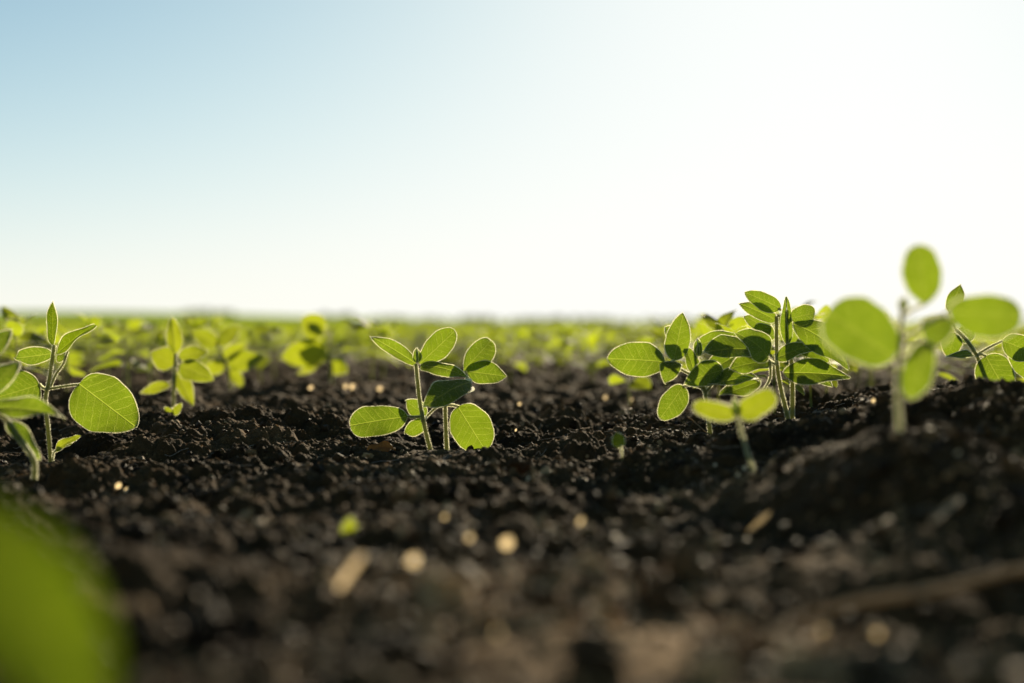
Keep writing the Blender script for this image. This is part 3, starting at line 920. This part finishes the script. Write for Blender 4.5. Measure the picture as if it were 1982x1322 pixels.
def crop_mass():
    rs = np.random.RandomState(9)
    low = []
    for k in range(5):
        pr = plant_parts(100 + k, 0, (6, 3))
        G = Geo()
        for nm, g, ms in pr:
            if nm == 'stem':
                for M in g.M: M[:] = 2
            G.join(g)
        low.append(G)
    P = [(x, y, 1.0) for x, y in rest]
    for row in range(-90, 90):
        xr = -0.43 + 0.38 * row
        y = 13 + rs.uniform(0, .3)
        while y < 50:
            x = xr + rs.normal(0, .08)
            if abs(x) < .6 * y: P.append((x, y, .95))
            y += rs.uniform(.07, .17) * (1 + y * .03)
    P = np.array(P)
    P = P[P[:, 1] > 1.6]
    g = Geo()
    z = smooth_z(P[:, 0], P[:, 1])
    v = rs.randint(0, 5, len(P))
    for k in range(5):
        q = P[v == k]; n = len(q)
        off = np.stack([q[:, 0], q[:, 1], z[v == k]], 1)
        a = rs.uniform(0, 6.28, n); s = q[:, 2] * rs.uniform(.8, 1.12, n) * np.where(q[:, 1] > 4, .72, 1.0)
        sxy = s * np.where(q[:, 1] > 13, 1.7 + .02 * (q[:, 1] - 13), 1.45)
        c0, s0 = np.cos(a), np.sin(a)
        V0 = np.concatenate(low[k].V); U0 = np.concatenate(low[k].U); nv = len(V0)
        V = np.empty((n, nv, 3))
        V[..., 0] = (V0[None, :, 0] * c0[:, None] - V0[None, :, 1] * s0[:, None]) * sxy[:, None]
        V[..., 1] = (V0[None, :, 0] * s0[:, None] + V0[None, :, 1] * c0[:, None]) * sxy[:, None]
        V[..., 2] = V0[None, :, 2] * s[:, None]
        V += off[:, None]
        b = g.n
        g.V.append(V.reshape(-1, 3)); g.U.append(np.tile(U0, (n, 1))); g.n += n * nv
        for F, M in zip(low[k].F, low[k].M):
            g.F.append((F[None] + (np.arange(n) * nv)[:, None, None]).reshape(-1, F.shape[1]) + b)
            g.M.append(np.tile(M, n))
    # beyond: only the leafy tops of each row can be told
    y = 46.0
    while y < 2600:
        n = 520
        w = y * .0022
        x = rs.uniform(-.62, .62, n) * y
        yy = y * rs.uniform(1, 1.02, n)
        zz = smooth_z(x, yy) + .01
        h = rs.uniform(.035, .075, n)
        q = np.array([[-.5, 0, 0], [.5, 0, 0], [.32, .3, 1], [-.32, .3, 1]])
        V = np.stack([x, yy, zz], 1)[:, None] + q[None] * np.stack([w * rs.uniform(.6, 1.4, n), h * rs.uniform(-.5, 1.5, n), h], 1)[:, None]
        g.add(V.reshape(-1, 3), np.arange(n * 4).reshape(-1, 4), 3, np.tile(np.array([[.3, .3], [.3, .7], [.7, .7], [.7, .3]]), (n, 1)))
        y *= 1.02
    tag(link('soybean_crop', g.mesh('soybean_crop', [FIELD, DOWN, STEM, LEAF])), 'far rows of young soybeans melting into one yellow green field', 'crop', kind='stuff')


crop_mass()


def far_field():
    """closed canopy of the crop from 45 m to the skyline"""
    rs = np.random.RandomState(2)
    y = 44 * 1.03 ** np.arange(0, 146)
    a = np.linspace(-.9, .9, 420)
    X = a[None] * y[:, None]; Y = np.repeat(y[:, None], len(a), 1)
    Z = smooth_z(X, Y) + .03 + .02 * noise(X / 1.9, Y / 2.3, 5) * np.minimum(1, 60 / Y) + rs.uniform(-.01, .01, X.shape)
    Z[0] -= .03
    nr, nc = X.shape
    ii, jj = np.meshgrid(np.arange(nr - 1), np.arange(nc - 1), indexing='ij'); k = ii * nc + jj
    g = Geo(); g.add(np.stack([X, Y, Z], -1).reshape(-1, 3), np.stack([k, k + 1, k + nc + 1, k + nc], -1).reshape(-1, 4), 0, np.stack([X * .5, Y * .1], -1).reshape(-1, 2))
    tag(link('field', g.mesh('field', [FIELD])), 'flat green crop field running to the horizon', kind='structure')


far_field()


def treeline():
    rs = np.random.RandomState(14)
    g = Geo()
    
    for px, py_h, n, w in ((395, 8, 22, 42), (655, 7, 12, 30), (760, 4.5, 14, 60), (860, 3.5, 12, 60), (930, 5, 10, 40), (1020, 4, 14, 60), (1110, 5, 12, 50), (1180, 4, 8, 40), (1330, 4, 12, 70), (1500, 4, 14, 90)):
        D = 1400
        for k in range(n * 2):
            x = (px + rs.normal(0, w * .6) - 991) / FPX * D; yy = D + rs.uniform(-60, 60)
            h = 1.75 * py_h / FPX * D * rs.uniform(.5, 1.15)
            z0 = float(smooth_z(x, yy))
            m = 120
            q = rs.normal(size=(m, 3)); q /= np.linalg.norm(q, axis=1, keepdims=True)
            q *= rs.uniform(.3, 1, (m, 1)) ** .5
            c = np.array([x, yy, z0 + h * .55]) + q * np.array([h * .5, h * .5, h * .5])
            d = rs.normal(size=(m, 3, 3)) * h * .17
            g.add((c[:, None] + d).reshape(-1, 3), np.arange(m * 3).reshape(-1, 3))
            tube(g, [[x, yy, z0 - .2], [x, yy, z0 + h * .5]], h * .03, 5)
    tag(link('treeline', g.mesh('treeline', [TREE])), 'thin dark line of far trees and bushes on the horizon', 'treeline', kind='stuff')


treeline()


# ------------------------------------------------------------------ straws, chaff and scraps
def on_soil(px, py, lift=.001):
    """where the sight line through a photo pixel meets the soil"""
    ts = np.linspace(.3, 4, 1800)
    Q = np.array([at(px, py, t) for t in ts])
    k = int(np.argmax(Q[:, 2] < ground_z(Q[:, 0], Q[:, 1]) + lift))
    return Q[k], ts[k]


def straw(label, px0, py0, d0, px1, py1, d1, r, lift=.0, material=None, name='dry_straw', sag=.0, lift2=None, blade=False):
    A, B = (at(px0, py0, d0), at(px1, py1, d1)) if d0 else (on_soil(px0, py0, lift)[0], on_soil(px1, py1, lift2 or lift)[0])
    g = Geo()
    ts = np.linspace(0, 1, 6)
    P = A + (B - A) * ts[:, None]
    rs_ = np.random.RandomState(int(px0))
    P += rs_.normal(0, r * .35, P.shape)
    P[:, 2] -= sag * 4 * ts * (1 - ts)
    rr = r * (1 + rs_.uniform(-.18, .18, 6)); rr[0] *= .8; rr[-1] *= .7
    tube(g, P, rr, 8, rs=rs_)
    if blade:                                                   # a split straw: thin curved strip
        g = Geo()
        leaf(g, A, B, facing(A, B, 20), r * 2.4, fold=.25, curl=.03, wave=.01, shape=(.16, .2), nh=0, res=(10, 7), rs=rs_)
    c = (A + B) / 2
    tag(link(name, g.mesh(name, [material or STRAW], c), None, c), label, 'straw')


straw('thick pale straw stub lying blurred in the soil at lower centre left', 655, 1140, 0, 703, 1074, 0, .0013, .006, PALE, lift2=.017, blade=True)
straw('grey green straw stub lying blurred in the dark soil right of centre', 1448, 1032, 0, 1494, 990, 0, .0013, .004, blade=True)
straw('long blurred dry stalk running from the lower right edge into the soil', 2030, 1092, 0, 1540, 1196, 0, .0019, .010)
straw('thin pale straw leaning in the soil before the seedling right of centre', 1344, 866, 1.26, 1316, 832, 1.3, .0006)
straw('thin bright straw at the foot of the seedling right of centre', 1330, 806, 1.27, 1372, 840, 1.28, .0006)
straw('short pale stub standing by the foot of the large blurred plant', 1778, 846, .84, 1789, 824, .85, .0014)
straw('thin dry stalk upright in the soil left of the sharp middle pair', 697, 930, 1.2, 690, 885, 1.25, .0006)
straw('thin straw lying slanted on the soil left of the sharp middle pair', 672, 905, 1.24, 640, 880, 1.28, .0005)
straw('curved tan straw lying blurred on the dark slope at right', 1800, 1015, 0, 1868, 960, 0, .0016, .005, blade=True)


def flake(label, px, py, size_px, seed):
    rs_ = np.random.RandomState(seed)
    p, D = on_soil(px, py, .007 if py > 1000 else .002)
    L = (0.95 if py < 1150 else 0.62) * size_px / FPX * D * rs_.uniform(.75, 1.15)
    g = Geo()
    ang = rs_.uniform(.5, 1.3); az = rs_.uniform(-.6, .6)
    d = np.array([math.cos(ang) * math.cos(az), .25 * math.sin(az), math.sin(ang)]); d /= np.linalg.norm(d)
    B = p - d * L * .35 + np.array([0, 0, .001]); T = B + d * L
    leaf(g, B, T, facing(B, T, rs_.uniform(-25, 5)), L * rs_.uniform(.55, .85), nh=0, res=(7, 5), shape=(.45, .5), fold=.25, curl=.12, rs=rs_)
    o = link('chaff_flake', g.mesh('chaff_flake', [CHAFF], p), None, p)
    tag(o, label, 'chaff', 'bright chaff flakes on the soil')


for i, (lb, px, py, s) in enumerate((
        ('bright chaff flake, left one of two before the tall stem with one folded leaf', 600, 752, 12), ('bright chaff flake at the edge of the crop band, left of the sharp pair', 668, 750, 11), ('bright chaff flake touching another one, left of the sharp pair', 681, 751, 12),
        ('bright chaff flake nearest the left tip of the sharp pair', 734, 755, 11), ('bright chaff flake under the leftmost leaf right of centre, the left of two', 1171, 773, 12),
        ('bright chaff flake under the leftmost leaf right of centre, the right of two', 1221, 777, 10), ('round pale chaff flake on the dark mound left of the large blurred plant', 1690, 779, 10),
        ('small bright chaff flake low at the right of the sharp pair', 1005, 784, 8), ('tiny bright chaff flake in the sharp soil right of the pair', 998, 835, 6),
        ('small bright chaff flake in the sharp soil below the pair, at right', 1022, 930, 10), ('glowing chaff flake in the left soil below the round leaf, upper of two', 228, 944, 14), ('glowing chaff flake in the left soil below the round leaf, lower of two', 243, 952, 14),
        ('small glowing chaff flake in the lower centre soil, topmost of a loose line', 859, 1005, 12), ('glowing chaff flake in the lower centre soil, middle of a loose line', 908, 1046, 17),
        ('longest glowing chaff flake in the lower centre soil', 980, 1058, 24), ('oval glowing chaff flake right of the thick pale straw stub', 797, 1090, 24),
        ('pale chaff flake in the soil at lower centre right', 1122, 1014, 15), ('big dim blurred chaff flake near the bottom centre', 962, 1232, 22), ('big blurred chaff flake near the bottom, below the long stalk', 1588, 1228, 26),
        ('dim blurred chaff flake just right of the big one below the long stalk', 1697, 1232, 20), ('chaff flake at the foot of the tiny winged seedling, right of two', 1440, 909, 11), ('chaff flake at the foot of the tiny winged seedling, left of two', 1427, 922, 9),
        ('dim chaff flake on the dark slope at far right', 1852, 880, 14), ('small bright chaff flake in soil above the tiny winged seedling foot, at left', 1383, 903, 7))):
    flake(lb, px, py, s, 300 + i)
p = at(735, 880, 1.27)
g = Geo(); leaf(g, p + [-.012, 0, 0], p + [.014, .004, .003], (0, -.6, .8), .014, nh=0, fold=.4, curl=.25, wave=.1)
tag(link('leaf_scrap', g.mesh('leaf_scrap', [RUST], p), None, p), 'curled rust brown leaf scrap on the soil left of the sharp pair', 'dead leaf')
